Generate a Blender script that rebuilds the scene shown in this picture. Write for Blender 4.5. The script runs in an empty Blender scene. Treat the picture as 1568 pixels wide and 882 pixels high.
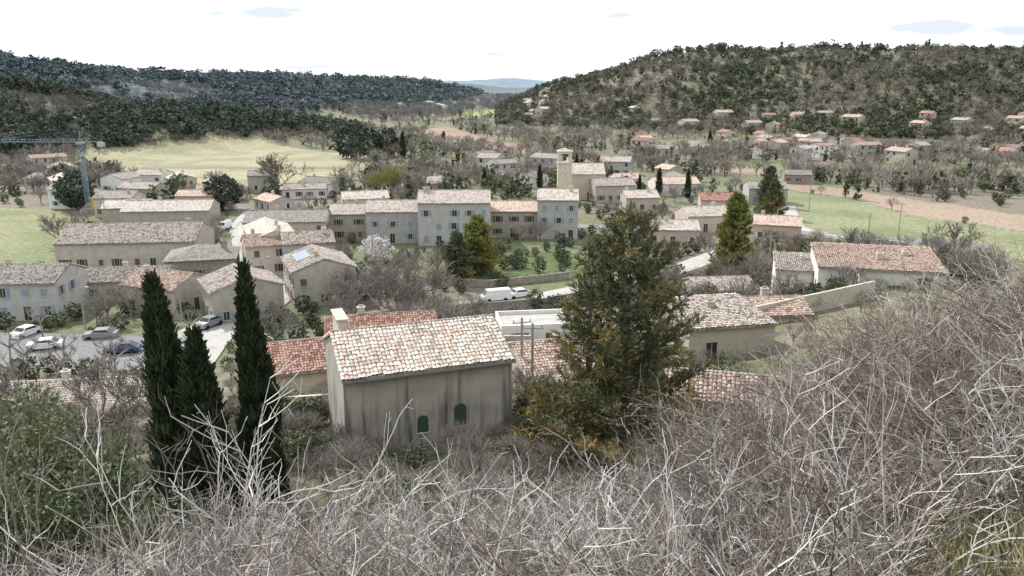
import bpy, math, random
import numpy as np
from mathutils import Vector, Matrix
rng=np.random.default_rng(11); R=random.Random(5)
sc=bpy.context.scene
TAB=rng.random((256,256))
def vn(x,y,s,seed=0):
    x=np.asarray(x,float)/s+seed*17.31; y=np.asarray(y,float)/s+seed*7.77
    xi=np.floor(x).astype(int); yi=np.floor(y).astype(int)
    fx=x-xi; fy=y-yi; fx=fx*fx*(3-2*fx); fy=fy*fy*(3-2*fy)
    a=TAB[xi&255,yi&255]; b=TAB[(xi+1)&255,yi&255]; c=TAB[xi&255,(yi+1)&255]; d=TAB[(xi+1)&255,(yi+1)&255]
    return (a*(1-fx)+b*fx)*(1-fy)+(c*(1-fx)+d*fx)*fy
def fbm(x,y,s,seed=0,o=4):
    r=0;a=.5;t=0
    for i in range(o):
        r=r+a*vn(x,y,s/2**i,seed+i); t+=a; a*=.5
    return r/t
def ridge(x,y,pts):
    best=np.zeros_like(x)
    for (ax,ay,az,aw),(bx,by,bz,bw) in zip(pts[:-1],pts[1:]):
        dx,dy=bx-ax,by-ay
        t=np.clip(((x-ax)*dx+(y-ay)*dy)/(dx*dx+dy*dy),0,1)
        d=np.hypot(x-ax-t*dx,y-ay-t*dy); z=az+(bz-az)*t; w=aw+(bw-aw)*t
        q=np.clip(1-d/w,0,1); best=np.maximum(best,z*q*q*(3-2*q))
    return best
RIGHT=[(1100,420,68,360),(620,600,60,320),(414,650,56,300),(193,750,58,270),(156,860,47,220),(75,1120,30,110),(30,1330,1,60)]
LNEAR=[(-700,330,66,260),(-287,455,35,170),(-228,485,23,130),(-156,505,12,100),(-103,520,1,80)]
LFAR=[(-1300,750,70,450),(-574,900,53,400),(-475,1000,42,380),(-400,1400,38,380),(-290,1900,36,280),(-225,2250,28,180),(-180,2500,4,120)]
FAR=[(-2600,4300,110,900),(-900,4500,52,900),(-250,4600,34,500),(0,4650,50,500),(250,4600,34,500),(900,4500,60,900),(2600,4200,130,900)]
FAR2=[(-900,2900,40,400),(-330,3050,34,300),(-120,3150,18,250),(60,3300,8,200),(300,3100,38,300),(900,2900,60,400)]
def sdist(x,y):
    xx=np.clip(x,0,45)
    return np.where(x>0,y-.85*(np.sqrt(xx*xx+9)-3),y-.5*np.maximum(x,-90))
def hills(x,y):
    a=ridge(x,y,RIGHT); b=ridge(x,y,LNEAR); c=np.maximum(ridge(x,y,LFAR),ridge(x,y,FAR2)); d=ridge(x,y,FAR)
    return a,b,c,d
def H(x,y):
    x=np.asarray(x,float); y=np.asarray(y,float)
    s=sdist(x,y)
    near=np.interp(s,[-80,-10,0,4,8,14,25,40,60,80,110,150],[50,35,32.4,30.9,28.7,24,17.5,12.6,10,6,1,0])
    a,b,c,d=hills(x,y)
    hh=np.maximum.reduce([a,b,c,d])
    nz=(fbm(x,y,140,3)-.5)*24*np.clip(hh/25,0,1)+(fbm(x,y,40,5)-.5)*7*np.clip(hh/20,0,1)
    nn=(fbm(x,y,6,9)-.5)*1.0*np.clip((70-s)/40,0,1)*np.clip(s/6,0,1)
    return np.maximum(near,0)+hh+nz+nn
def h1(x,y): return float(H(np.array([x]),np.array([y]))[0])
def inpoly(x,y,P):
    r=np.zeros(x.shape,bool); n=len(P)
    for i in range(n):
        x1,y1=P[i]; x2,y2=P[(i+1)%n]
        c=((y1>y)!=(y2>y))&(x<(x2-x1)*(y-y1)/(y2-y1+1e-9)+x1)
        r^=c
    return r
# ---------------- materials
def newmat(name):
    m=bpy.data.materials.new(name); m.use_nodes=True
    nt=m.node_tree; b=nt.nodes['Principled BSDF']; b.inputs['Roughness'].default_value=.9
    b.inputs['Specular IOR Level'].default_value=.15
    return m,nt,b
def N(nt,t,**k):
    n=nt.nodes.new(t)
    for a,v in k.items(): setattr(n,a,v)
    return n
def ramp(nt,stops):
    r=N(nt,'ShaderNodeValToRGB'); e=r.color_ramp.elements
    while len(e)<len(stops): e.new(.5)
    for i,(p,c) in enumerate(stops): e[i].position=p; e[i].color=(*c,1)
    return r
def mat_tone(name,stops,rough=.9,rand=.25):
    m,nt,b=newmat(name); a=N(nt,'ShaderNodeAttribute',attribute_name='tone')
    r=ramp(nt,stops); oi=N(nt,'ShaderNodeObjectInfo')
    ma=N(nt,'ShaderNodeMath',operation='MULTIPLY_ADD'); ma.inputs[1].default_value=rand; ma.inputs[2].default_value=-rand/2
    ad=N(nt,'ShaderNodeMath',operation='ADD')
    nt.links.new(oi.outputs['Random'],ma.inputs[0]); nt.links.new(a.outputs['Fac'],ad.inputs[0]); nt.links.new(ma.outputs[0],ad.inputs[1])
    nt.links.new(ad.outputs[0],r.inputs[0]); nt.links.new(r.outputs[0],b.inputs['Base Color']); b.inputs['Roughness'].default_value=rough
    return m
def mat_noise(name,c1,c2,scale=1,bump=0,rough=.9,mapscale=(1,1,1),lo=.35,hi=.65,rand=0,metal=0):
    m,nt,b=newmat(name); tc=N(nt,'ShaderNodeTexCoord'); mp=N(nt,'ShaderNodeMapping'); mp.inputs['Scale'].default_value=mapscale
    nz=N(nt,'ShaderNodeTexNoise'); nz.inputs['Scale'].default_value=scale; nz.inputs['Detail'].default_value=6; nz.inputs['Roughness'].default_value=.65
    r=ramp(nt,[(lo,c1),(hi,c2)])
    nt.links.new(tc.outputs['Object'],mp.inputs[0]); nt.links.new(mp.outputs[0],nz.inputs['Vector']); nt.links.new(nz.outputs['Fac'],r.inputs[0])
    out=r.outputs[0]
    if rand:
        oi=N(nt,'ShaderNodeObjectInfo'); mr=N(nt,'ShaderNodeMapRange'); mr.inputs[3].default_value=1-rand; mr.inputs[4].default_value=1+rand*.5
        hs=N(nt,'ShaderNodeHueSaturation'); nt.links.new(oi.outputs['Random'],mr.inputs[0]); nt.links.new(mr.outputs[0],hs.inputs['Value']); nt.links.new(out,hs.inputs['Color']); out=hs.outputs[0]
    nt.links.new(out,b.inputs['Base Color']); b.inputs['Roughness'].default_value=rough; b.inputs['Metallic'].default_value=metal
    if bump:
        bp=N(nt,'ShaderNodeBump'); bp.inputs['Strength'].default_value=bump; bp.inputs['Distance'].default_value=.05
        nt.links.new(nz.outputs['Fac'],bp.inputs['Height']); nt.links.new(bp.outputs[0],b.inputs['Normal'])
    return m
def mat_tiles(name,stops,cw=.3,cl=.5):
    m,nt,b=newmat(name); tc=N(nt,'ShaderNodeTexCoord')
    sn=N(nt,'ShaderNodeVectorMath',operation='SNAP'); sn.inputs[1].default_value=(cw,cl,50)
    wn=N(nt,'ShaderNodeTexWhiteNoise',noise_dimensions='3D')
    nz=N(nt,'ShaderNodeTexNoise'); nz.inputs['Scale'].default_value=.6; nz.inputs['Detail'].default_value=5
    mx=N(nt,'ShaderNodeMix',data_type='FLOAT'); mx.inputs[0].default_value=.5
    r=ramp(nt,stops)
    nt.links.new(tc.outputs['Object'],sn.inputs[0]); nt.links.new(sn.outputs[0],wn.inputs[0]); nt.links.new(tc.outputs['Object'],nz.inputs['Vector'])
    nt.links.new(wn.outputs['Value'],mx.inputs[2]); nt.links.new(nz.outputs['Fac'],mx.inputs[3]); nt.links.new(mx.outputs[0],r.inputs[0])
    oi=N(nt,'ShaderNodeObjectInfo'); mr=N(nt,'ShaderNodeMapRange'); mr.inputs[3].default_value=.68; mr.inputs[4].default_value=1.12
    hs=N(nt,'ShaderNodeHueSaturation'); nt.links.new(oi.outputs['Random'],mr.inputs[0]); nt.links.new(mr.outputs[0],hs.inputs['Value']); nt.links.new(r.outputs[0],hs.inputs['Color'])
    nt.links.new(hs.outputs[0],b.inputs['Base Color'])
    wv=N(nt,'ShaderNodeTexWave',wave_type='BANDS',bands_direction='X'); wv.inputs['Scale'].default_value=1/cw/3.18
    bp=N(nt,'ShaderNodeBump'); bp.inputs['Strength'].default_value=.6; bp.inputs['Distance'].default_value=.06
    nt.links.new(tc.outputs['Object'],wv.inputs['Vector']); nt.links.new(wv.outputs['Fac'],bp.inputs['Height']); nt.links.new(bp.outputs[0],b.inputs['Normal'])
    return m
TS=dict(pale=[(.15,(.24,.20,.17)),(.45,(.41,.36,.315)),(.7,(.51,.46,.42)),(.9,(.43,.32,.26))],
        pink=[(.15,(.28,.195,.155)),(.45,(.44,.33,.27)),(.7,(.53,.43,.37)),(.9,(.41,.26,.19))],
        grey=[(.15,(.19,.17,.15)),(.5,(.31,.28,.25)),(.85,(.40,.375,.345))],
        red=[(.15,(.22,.12,.095)),(.5,(.34,.185,.14)),(.85,(.44,.29,.23))])
TILE={k:mat_tiles('roof_tiles_'+k,v) for k,v in TS.items()}
TILE3={k:mat_tone('canal_tile_'+k,[(0,[c*.7 for c in v[0][1]]),(.3,v[0][1]),(.55,v[1][1]),(.8,v[2][1]),(1,v[-1][1])],rand=.1) for k,v in TS.items()}
TILE3['main']=mat_tone('canal_tile_main',[(0,(.22,.19,.155)),(.15,(.38,.33,.27)),(.4,(.58,.52,.45)),(.65,(.70,.66,.59)),(.82,(.56,.40,.32)),(1,(.72,.65,.58))],rand=0)
WALL=dict(cream=mat_noise('stucco_cream',(.44,.40,.33),(.54,.50,.42),.8,.3,rand=.15),
 beige=mat_noise('stucco_beige',(.35,.32,.275),(.46,.43,.37),.8,.3,rand=.15),
 grey=mat_noise('stucco_grey',(.35,.345,.33),(.46,.45,.43),.8,.3,rand=.15),
 pink=mat_noise('stucco_pink',(.45,.37,.315),(.54,.46,.40),.8,.3,rand=.1),
 yellow=mat_noise('stucco_yellow',(.52,.46,.34),(.62,.56,.44),.8,.3,rand=.05),
 white=mat_noise('stucco_white',(.60,.59,.56),(.74,.73,.70),.8,.2,rand=.1),
 stone=mat_noise('rubble_stone',(.18,.16,.135),(.37,.335,.29),3,.8,rand=.15))
GLASS,_,b_=newmat('window_glass'); b_.inputs['Base Color'].default_value=(.03,.035,.04,1); b_.inputs['Roughness'].default_value=.15; b_.inputs['Specular IOR Level'].default_value=.5
def flat(name,c,rough=.6,metal=0):
    m,nt,b=newmat(name); nz=N(nt,'ShaderNodeTexNoise'); nz.inputs['Scale'].default_value=4
    mx=ramp(nt,[(.3,[v*.85 for v in c]),(.7,c)]); nt.links.new(nz.outputs['Fac'],mx.inputs[0]); nt.links.new(mx.outputs[0],b.inputs['Base Color'])
    b.inputs['Roughness'].default_value=rough; b.inputs['Metallic'].default_value=metal; return m
SHUT=dict(blue=flat('shutter_blue',(.22,.32,.42)),brown=flat('shutter_brown',(.16,.10,.07)),green=flat('shutter_green',(.055,.085,.07)),white=flat('shutter_white',(.6,.6,.58)),grey=flat('shutter_grey',(.3,.33,.36)),red=flat('shutter_red',(.3,.08,.05)))
# ---------------- mesh helpers
def mkmesh(name,V,F,tone=None,mi=None,mats=(),col=None,smooth=False):
    V=np.asarray(V,np.float32); F=np.asarray(F,np.int32)
    me=bpy.data.meshes.new(name); me.vertices.add(len(V)); me.vertices.foreach_set('co',V.ravel())
    k=F.shape[1]; me.loops.add(F.size); me.loops.foreach_set('vertex_index',F.ravel())
    me.polygons.add(len(F)); me.polygons.foreach_set('loop_start',np.arange(0,F.size,k,dtype=np.int32))
    me.polygons.foreach_set('loop_total',np.full(len(F),k,np.int32))
    if mi is not None: me.polygons.foreach_set('material_index',np.asarray(mi,np.int32))
    me.polygons.foreach_set('use_smooth',np.full(len(F),smooth,bool))
    if tone is not None:
        a=me.attributes.new('tone','FLOAT','POINT'); a.data.foreach_set('value',np.asarray(tone,np.float32))
    if col is not None:
        a=me.attributes.new('Col','FLOAT_COLOR','POINT'); a.data.foreach_set('color',np.asarray(col,np.float32).ravel())
    me.update(calc_edges=True)
    for m in mats: me.materials.append(m)
    return me
def obj(name,data,loc=(0,0,0),rz=0,scale=1,parent=None):
    o=bpy.data.objects.new(name,data); sc.collection.objects.link(o); o.location=loc; o.rotation_euler=(0,0,rz)
    o.scale=(scale,)*3 if np.isscalar(scale) else scale
    if parent: o.parent=parent
    return o
class MB:
    def __init__(s): s.v=[];s.f=[]
    def add(s,v,f):
        n=len(s.v); s.v+=[tuple(p) for p in v]; s.f+=[tuple(i+n for i in q) for q in f]
    def box(s,x0,x1,y0,y1,z0,z1):
        s.add([(x0,y0,z0),(x1,y0,z0),(x1,y1,z0),(x0,y1,z0),(x0,y0,z1),(x1,y0,z1),(x1,y1,z1),(x0,y1,z1)],
              [(3,2,1,0),(4,5,6,7),(0,1,5,4),(1,2,6,5),(2,3,7,6),(3,0,4,7)])
    def cyl(s,x,y,z0,z1,r0,r1=None,n=10):
        r1=r0 if r1 is None else r1
        v=[(x+r0*math.cos(a*2*math.pi/n),y+r0*math.sin(a*2*math.pi/n),z0) for a in range(n)]+[(x+r1*math.cos(a*2*math.pi/n),y+r1*math.sin(a*2*math.pi/n),z1) for a in range(n)]
        s.add(v,[(i,(i+1)%n,n+(i+1)%n,n+i) for i in range(n)]+[tuple(range(n))[::-1],tuple(range(n,2*n))])
    def beam(s,p,q,r):
        p=Vector(p);q=Vector(q);d=(q-p).normalized(); u=d.orthogonal().normalized()*r; w=d.cross(u)
        v=[p+u,p+w,p-u,p-w,q+u,q+w,q-u,q-w]
        s.add(v,[(0,1,5,4),(1,2,6,5),(2,3,7,6),(3,0,4,7),(0,3,2,1),(4,5,6,7)])
    def ob(s,name,mat,parent=None,loc=(0,0,0),rz=0):
        me=bpy.data.meshes.new(name); me.from_pydata(s.v,[],s.f); me.materials.append(mat); me.update()
        return obj(name,me,loc,rz,1,parent)
def empty(name,loc=(0,0,0),rz=0):
    return obj(name,None,loc,rz)
# ---------------- vegetation templates
def unit(v): return v/np.maximum(np.linalg.norm(v,axis=-1,keepdims=True),1e-9)
def cards(C,D,ln,wd):
    n=len(C); D=unit(D); W=unit(np.cross(D,rng.normal(size=(n,3)))); ln=np.broadcast_to(ln,(n,))[:,None]; wd=np.broadcast_to(wd,(n,))[:,None]
    V=np.stack([C-W*wd*.5,C+W*wd*.5,C+D*ln+W*wd*.3,C+D*ln-W*wd*.3],1).reshape(-1,3)
    return V,np.arange(4*n).reshape(n,4)
def segs(P0,P1,r0,r1):
    n=len(P0); D=unit(P1-P0); ref=np.where(np.abs(D[:,2:3])>.9,np.array([[1,0,0]]),np.array([[0,0,1]])); U=unit(np.cross(D,ref)); W=np.cross(D,U)
    r0=r0[:,None]; r1=r1[:,None]; ring=[]
    for P,r in ((P0,r0),(P1,r1)):
        for a in (0,2.094,4.189): ring.append(P+(U*math.cos(a)+W*math.sin(a))*r)
    V=np.stack(ring,1).reshape(-1,3); b=np.arange(n)[:,None]*6
    F=np.concatenate([b+np.array([[0,1,4,3]]),b+np.array([[1,2,5,4]]),b+np.array([[2,0,3,5]])],0)
    return V,F
def join(parts):
    Vs,Fs,Ts,Ms=[],[],[],[]; o=0
    for V,F,T,m in parts:
        Vs.append(V);Fs.append(F+o);Ts.append(T);Ms.append(np.full(len(F),m) if np.isscalar(m) else m); o+=len(V)
    return np.concatenate(Vs),np.concatenate(Fs),np.concatenate(Ts),np.concatenate(Ms)
def rt(n,a,b): return rng.uniform(a,b,n)
def t_ever(n=40,cs=.26,rx=.34,cone=False):
    z=rt(n,.12,1); 
    if cone: r=rx*(1.05-z)**.8
    else: r=rx*np.sqrt(np.clip(1-((z-.56)/.46)**2,0.03,1))
    th=rt(n,0,6.28); q=np.sqrt(rt(n,.15,1)); C=np.stack([r*q*np.cos(th),r*q*np.sin(th),z],1)
    lump=vn(C[:,0]*3+9,C[:,2]*3+C[:,1]*3,.35,R.randint(0,99))
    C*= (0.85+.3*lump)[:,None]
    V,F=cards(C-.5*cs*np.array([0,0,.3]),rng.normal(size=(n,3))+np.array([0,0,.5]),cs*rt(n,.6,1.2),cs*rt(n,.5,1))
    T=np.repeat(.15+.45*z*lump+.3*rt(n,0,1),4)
    Vt,Ft=segs(np.array([[0,0,0.]]),np.array([[0,0,.5]]),np.array([.03]),np.array([.015]))
    return join([(V,F,T,0),(Vt,Ft,np.full(6,.2),1)])
def t_bare(n=80,w=.022,ln=.28):
    d=unit(rng.normal(size=(n,3))); d[:,2]=np.abs(d[:,2])*1.0-.15; q=rt(n,.25,1)**.6
    C=np.array([0,0,.42])+d*q[:,None]*np.array([.34,.34,.42])
    D=unit(C-np.array([0,0,.15]))+rng.normal(size=(n,3))*.35
    V,F=cards(C,D,ln*rt(n,.5,1.1),w*rt(n,.5,1.2)); T=np.repeat(rt(n,.2,.9),4)
    k=9; a=rt(k,0,6.28); P1=np.stack([.22*np.cos(a),.22*np.sin(a),rt(k,.5,.8)],1); P0=np.tile([0,0,.22],(k,1))
    Vt,Ft=segs(np.vstack([[[0,0,0]],P0]),np.vstack([[[0,0,.3]],P1]),np.array([.03]+[.014]*k),np.array([.02]+[.004]*k))
    return join([(V,F,T,1),(Vt,Ft,np.full(len(Vt),.35),1)])
def grow(depth,P,D,L,r,out,spread=.6,up=.15,kids=(3,4),nseg=4,wob=.16,shrink=.66):
    p=P.copy(); d=D.copy(); pts=[p.copy()]
    for i in range(nseg):
        d=d+np.array([R.gauss(0,wob),R.gauss(0,wob),R.gauss(0,wob)+up*.4]); d/=np.linalg.norm(d)
        q=p+d*L/nseg; ra=r*(1-.5*i/nseg); rb=r*(1-.5*(i+1)/nseg); out.append((p,q,ra,rb)); p=q; pts.append(p.copy())
    if depth<=0: return
    for k in range(R.randint(*kids)):
        f=R.uniform(.35,1); idx=min(nseg,int(f*nseg)+1); b=pts[idx]
        nd=d+np.array([R.gauss(0,spread),R.gauss(0,spread),R.gauss(0,spread*.6)+up]); nd/=np.linalg.norm(nd)
        grow(depth-1,b,nd,L*R.uniform(shrink-.12,shrink+.12),max(r*.5,.004),out,spread,up,kids,nseg,wob,shrink)
def segs_from(out,rs=1):
    P0=np.array([o[0] for o in out]);P1=np.array([o[1] for o in out]); return segs(P0,P1,np.array([o[2] for o in out])*rs,np.array([o[3] for o in out])*rs)
def t_tree(h=1,depth=4,trunk=.3,r=.02,spread=.55,kids=(3,5),mat=1):
    out=[]; grow(0,np.zeros(3),np.array([0,0,1.]),trunk*h,r*h*1.3,out,wob=.05)
    top=out[-1][1]
    for k in range(6):
        a=k*1.05+R.uniform(-.4,.4); d=np.array([math.cos(a)*.75,math.sin(a)*.75,R.uniform(.5,1.3)]); d/=np.linalg.norm(d)
        grow(depth-1,top-np.array([0,0,R.uniform(0,.1)*h]),d,.33*h*R.uniform(.8,1.15),r*h*.7,out,spread,kids=kids)
    V,F=segs_from(out); return join([(V,F,np.repeat(rt(len(out),.2,.9),6),mat)])
LEAFG=mat_tone('foliage_pine_olive',[(0,(.035,.045,.03)),(.4,(.075,.09,.055)),(.8,(.125,.145,.082)),(1,(.17,.18,.105))])
LEAFD=mat_tone('foliage_dark',[(0,(.03,.042,.034)),(.45,(.058,.078,.06)),(.9,(.105,.125,.09))])
LEAFY=mat_tone('foliage_yellowgreen',[(0,(.05,.06,.02)),(.4,(.14,.16,.05)),(.8,(.27,.27,.09)),(1,(.34,.31,.11))])
LEAFB=mat_tone('foliage_far_haze',[(0,(.07,.095,.105)),(.5,(.105,.138,.145)),(1,(.15,.185,.18))])  # distance haze painted into the leaf colour: paler and bluer
TWIGB=mat_tone('twigs_far_haze',[(0,(.12,.13,.14)),(.5,(.17,.178,.185)),(1,(.22,.222,.225))])  # far twigs, with aerial haze baked into the colour
BARK=mat_tone('twigs_brown',[(0,(.06,.048,.038)),(.5,(.14,.115,.095)),(1,(.24,.205,.17))])
TWIGG=mat_tone('twigs_greybrown',[(0,(.11,.095,.085)),(.5,(.21,.185,.165)),(1,(.33,.30,.27))])
TWIGH=mat_tone('twigs_hill_brown',[(0,(.09,.08,.068)),(.5,(.165,.148,.125)),(1,(.25,.23,.195))])
STEM=mat_tone('bramble_stems_grey',[(0,(.07,.06,.05)),(.4,(.19,.17,.15)),(.75,(.42,.395,.365)),(1,(.66,.63,.60))],rand=.35)
STEMR=mat_tone('bramble_stems_brown',[(0,(.06,.044,.035)),(.4,(.16,.122,.10)),(.8,(.30,.245,.205)),(1,(.46,.40,.35))],rand=.35)
WILLOW=mat_tone('willow_twigs',[(0,(.14,.14,.04)),(.5,(.26,.25,.09)),(1,(.36,.34,.14))])
BLOSSOM=mat_tone('blossom',[(0,(.45,.40,.40)),(1,(.75,.70,.70))])
GRASSD=mat_tone('dry_grass',[(0,(.13,.13,.05)),(.5,(.29,.27,.14)),(1,(.48,.44,.28))])
def scatter(name,tm,X,Y,SW,SH,mats,dz=0.):
    n=len(X); Z=H(X,Y)+dz; k=rng.integers(0,len(tm),n); rot=rt(n,0,6.28); tsh=rt(n,-.18,.18); Vs,Fs,Ts,Ms=[],[],[],[]; o=0
    for j,(V,F,T,M) in enumerate(tm):
        I=np.where(k==j)[0]
        if len(I)==0: continue
        c=np.cos(rot[I])[:,None]; s=np.sin(rot[I])[:,None]
        vx=(V[None,:,0]*c-V[None,:,1]*s)*SW[I,None]+X[I,None]; vy=(V[None,:,0]*s+V[None,:,1]*c)*SW[I,None]+Y[I,None]; vz=V[None,:,2]*SH[I,None]+Z[I,None]
        Vs.append(np.stack([vx,vy,vz],2).reshape(-1,3)); Fs.append((F[None]+(np.arange(len(I))*len(V))[:,None,None]+o).reshape(-1,4)); o+=len(I)*len(V)
        Ts.append((T[None]+tsh[I,None]).ravel()); Ms.append(np.tile(M,len(I)))
    return obj(name,mkmesh(name,np.concatenate(Vs),np.concatenate(Fs),np.concatenate(Ts),np.concatenate(Ms),mats))
# ---------------- terrain
PLOUGH=[(93,300),(120,240),(134,209),(190,120),(160,110),(122,184),(105,209),(102,243),(86,268)]
GREENR=[(84,264),(101,241),(104,208),(121,183),(158,112),(125,95),(88,132),(66,168),(72,215)]
STRAWL=[(-240,440),(-145,450),(-66,385),(-58,330),(-71,262),(-103,262),(-172,318)]
GRASSL=[(-185,225),(-122,220),(-89,160),(-92,134),(-150,130)]
BROWNM=[(-70,600),(-50,510),(0,400),(40,350),(100,300),(108,312),(60,365),(20,410),(-15,500),(-50,640)]
GREENM=[(-20,134),(-26,150),(-14,160),(8,164),(18,158),(14,140),(0,132)]
GREENF=[(-48,760),(-20,720),(-5,800),(-25,980),(-55,950)]
GREEN2=[(85,330),(130,300),(150,330),(105,355)]
TAN2=[(60,440),(95,420),(120,450),(80,470)]
FIELDS=[PLOUGH,GREENR,STRAWL,GRASSL,BROWNM,GREENF,GREEN2,TAN2]
def infields(x,y):
    r=np.zeros(x.shape,bool)
    for P in FIELDS: r|=inpoly(x,y,P)
    return r
nr,ncl=880,560
yy=np.exp(np.linspace(math.log(12),math.log(6500),nr))-40; uu=np.linspace(-1.25,1.25,ncl)
YY=np.repeat(yy[:,None],ncl,1); XX=uu[None,:]*(YY+42)
ZZ=H(XX,YY)
idx=np.arange(nr*ncl).reshape(nr,ncl)
F=np.stack([idx[:-1,:-1],idx[:-1,1:],idx[1:,1:],idx[1:,:-1]],2).reshape(-1,4)
wx=XX+(fbm(XX,YY,12,21)-.5)*7; wy=YY+(fbm(XX,YY,12,31)-.5)*7
def C3(*c): return np.array(c)
n1=fbm(XX,YY,30,40)[...,None]; n2=fbm(XX,YY,5,50)[...,None]
def sst(v,a,b):
    t=np.clip((v-a)/(b-a),0,1); return t*t*(3-2*t)
base=C3(.20,.19,.13)*(1-sst(n1,.4,.6))+C3(.205,.18,.14)*sst(n1,.4,.6)
s_=sdist(XX,YY)[...,None]
g=sst(fbm(XX,YY,22,60)[...,None],.48,.58)*sst(s_,85,115)*.75; base=base*(1-g)+C3(.14,.165,.085)*g
q=sst(YY[...,None],900,2000); base=base*(1-q)+C3(.15,.175,.18)*q  # painted haze: ground fades to blue-grey with distance
a_,b2,c_,d_=hills(XX,YY); hill=sst(np.maximum(a_,b2)[...,None],3,10)
base=base*(1-hill)+(C3(.135,.13,.09)*(1-n2)+C3(.20,.18,.135)*n2)*hill
hl=sst(b2[...,None],4,12); base=base*(1-hl)+C3(.11,.12,.09)*hl
hl=sst(c_[...,None],3,10); base=base*(1-hl)+(C3(.11,.14,.145)*(1-n1)+C3(.16,.18,.175)*n1)*hl  # far ridges: bluish aerial haze put into the ground colour
hl=sst(d_[...,None],3,10); base=base*(1-hl)+(C3(.16,.22,.28)*(1-n1)+C3(.24,.30,.36)*n1)*hl  # farthest ridge: strongest haze tint, painted as pale blue
for P,c,c2 in [(PLOUGH,(.29,.22,.165),(.35,.275,.21)),(GREENR,(.17,.20,.10),(.26,.27,.16)),(STRAWL,(.24,.235,.145),(.35,.325,.21)),(GRASSL,(.17,.20,.095),(.25,.25,.14)),(BROWNM,(.27,.195,.15),(.33,.25,.19)),(GREENM,(.09,.125,.05),(.17,.185,.09)),(GREENF,(.2,.27,.1),(.28,.3,.13)),(GREEN2,(.14,.18,.09),(.2,.22,.11)),(TAN2,(.25,.22,.16),(.32,.28,.21))]:
    m=inpoly(wx,wy,P)[...,None]; q=sst(fbm(XX,YY,14,70)[...,None],.35,.65)*.75+.25*n2; base=np.where(m,C3(*c)*(1-q)+C3(*c2)*q,base)
q=1-sst(s_,60,90); lit=C3(.13,.12,.08)*(1-n2)+C3(.25,.225,.165)*n2
base=base*(1-q)+lit*q
gq=sst(fbm(XX,YY,3,66)[...,None],.48,.6)*q*.7; base=base*(1-gq)+C3(.11,.13,.05)*gq
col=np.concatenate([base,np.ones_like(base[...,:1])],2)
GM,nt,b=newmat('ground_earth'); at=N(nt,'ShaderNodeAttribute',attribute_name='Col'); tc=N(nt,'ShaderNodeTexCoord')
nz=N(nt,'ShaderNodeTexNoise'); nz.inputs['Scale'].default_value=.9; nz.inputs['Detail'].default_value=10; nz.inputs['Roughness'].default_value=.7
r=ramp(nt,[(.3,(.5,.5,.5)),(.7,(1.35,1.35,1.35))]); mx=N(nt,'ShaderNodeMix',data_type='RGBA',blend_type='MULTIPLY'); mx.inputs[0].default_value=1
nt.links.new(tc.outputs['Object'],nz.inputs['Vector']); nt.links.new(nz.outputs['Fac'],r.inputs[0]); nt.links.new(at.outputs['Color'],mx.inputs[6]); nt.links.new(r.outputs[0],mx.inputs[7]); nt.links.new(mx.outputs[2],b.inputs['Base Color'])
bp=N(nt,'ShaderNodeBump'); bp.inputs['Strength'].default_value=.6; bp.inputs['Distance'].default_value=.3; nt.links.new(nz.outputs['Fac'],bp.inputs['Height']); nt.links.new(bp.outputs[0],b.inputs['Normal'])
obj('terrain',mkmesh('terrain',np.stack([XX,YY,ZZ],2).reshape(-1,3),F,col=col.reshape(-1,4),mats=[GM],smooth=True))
# ---------------- roads
ASPH=mat_noise('asphalt',(.16,.16,.165),(.23,.225,.22),1.2,.1); PALE=mat_noise('pale_paving',(.34,.33,.31),(.46,.45,.42),1,.1); KERB=flat('kerb_stone',(.4,.39,.36)); LINE=flat('road_paint',(.75,.75,.73))
ROADS=[]
def strip(name,pts,w,mat,dz=.06,kerb=False,line=False,seg=1.5):
    ROADS.append((pts,w/2+1)); P=[]
    for a,b in zip(pts[:-1],pts[1:]):
        n=max(1,int(math.dist(a,b)/seg)); P+=[(a[0]+(b[0]-a[0])*i/n,a[1]+(b[1]-a[1])*i/n) for i in range(n)]
    P.append(pts[-1]); P=np.array(P,float)
    for _ in range(6): P[1:-1]=(P[:-2]+2*P[1:-1]+P[2:])/4
    T=unit(np.gradient(P,axis=0)); Nn=np.stack([-T[:,1],T[:,0]],1)
    def st(nm,o0,o1,dz,mat,par=None):
        A=P+Nn*o0; B=P+Nn*o1; zc=np.maximum(H(A[:,0],A[:,1]),H(B[:,0],B[:,1]))+dz
        V=np.concatenate([np.c_[A,zc],np.c_[B,zc],np.c_[A,zc-.4],np.c_[B,zc-.4]]); n=len(P); i=np.arange(n-1)
        F=np.concatenate([np.stack([i,i+1,n+i+1,n+i],1),np.stack([i,2*n+i,2*n+i+1,i+1],1),np.stack([n+i,n+i+1,3*n+i+1,3*n+i],1)])
        return obj(nm,mkmesh(nm,V,F,mats=[mat]),parent=par)
    e=empty(name); st('surface',-w/2,w/2,dz,mat,e)
    if kerb: st('kerb_a',-w/2-1.5,-w/2,dz+.12,KERB,e); st('kerb_b',w/2,w/2+1.5,dz+.12,KERB,e)
    if line: st('centre_line',-.07,.07,dz+.006,LINE,e)
STREET=[(-68,215),(-64,192),(-52,160),(-44,140),(-39,122),(-42,104),(-40,90)]
strip('village_street',STREET,5.5,PALE,kerb=True,line=False)
strip('car_park',[(-86,101),(-70,99),(-55,97),(-44,95)],13,ASPH,dz=.1)
strip('valley_road',[(-200,270),(-140,262),(-95,240),(-68,215),(-40,205),(-5,198),(30,190),(60,185),(76,178),(100,165)],5.5,ASPH,dz=.08,line=True)
strip('field_track',[(78,226),(72,205),(68,190),(74,176)],4,PALE,dz=.1)
strip('garden_lane',[(-22,112),(-8,118),(4,122),(14,130),(30,142),(44,160),(50,180)],5,PALE,dz=.14)
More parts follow.
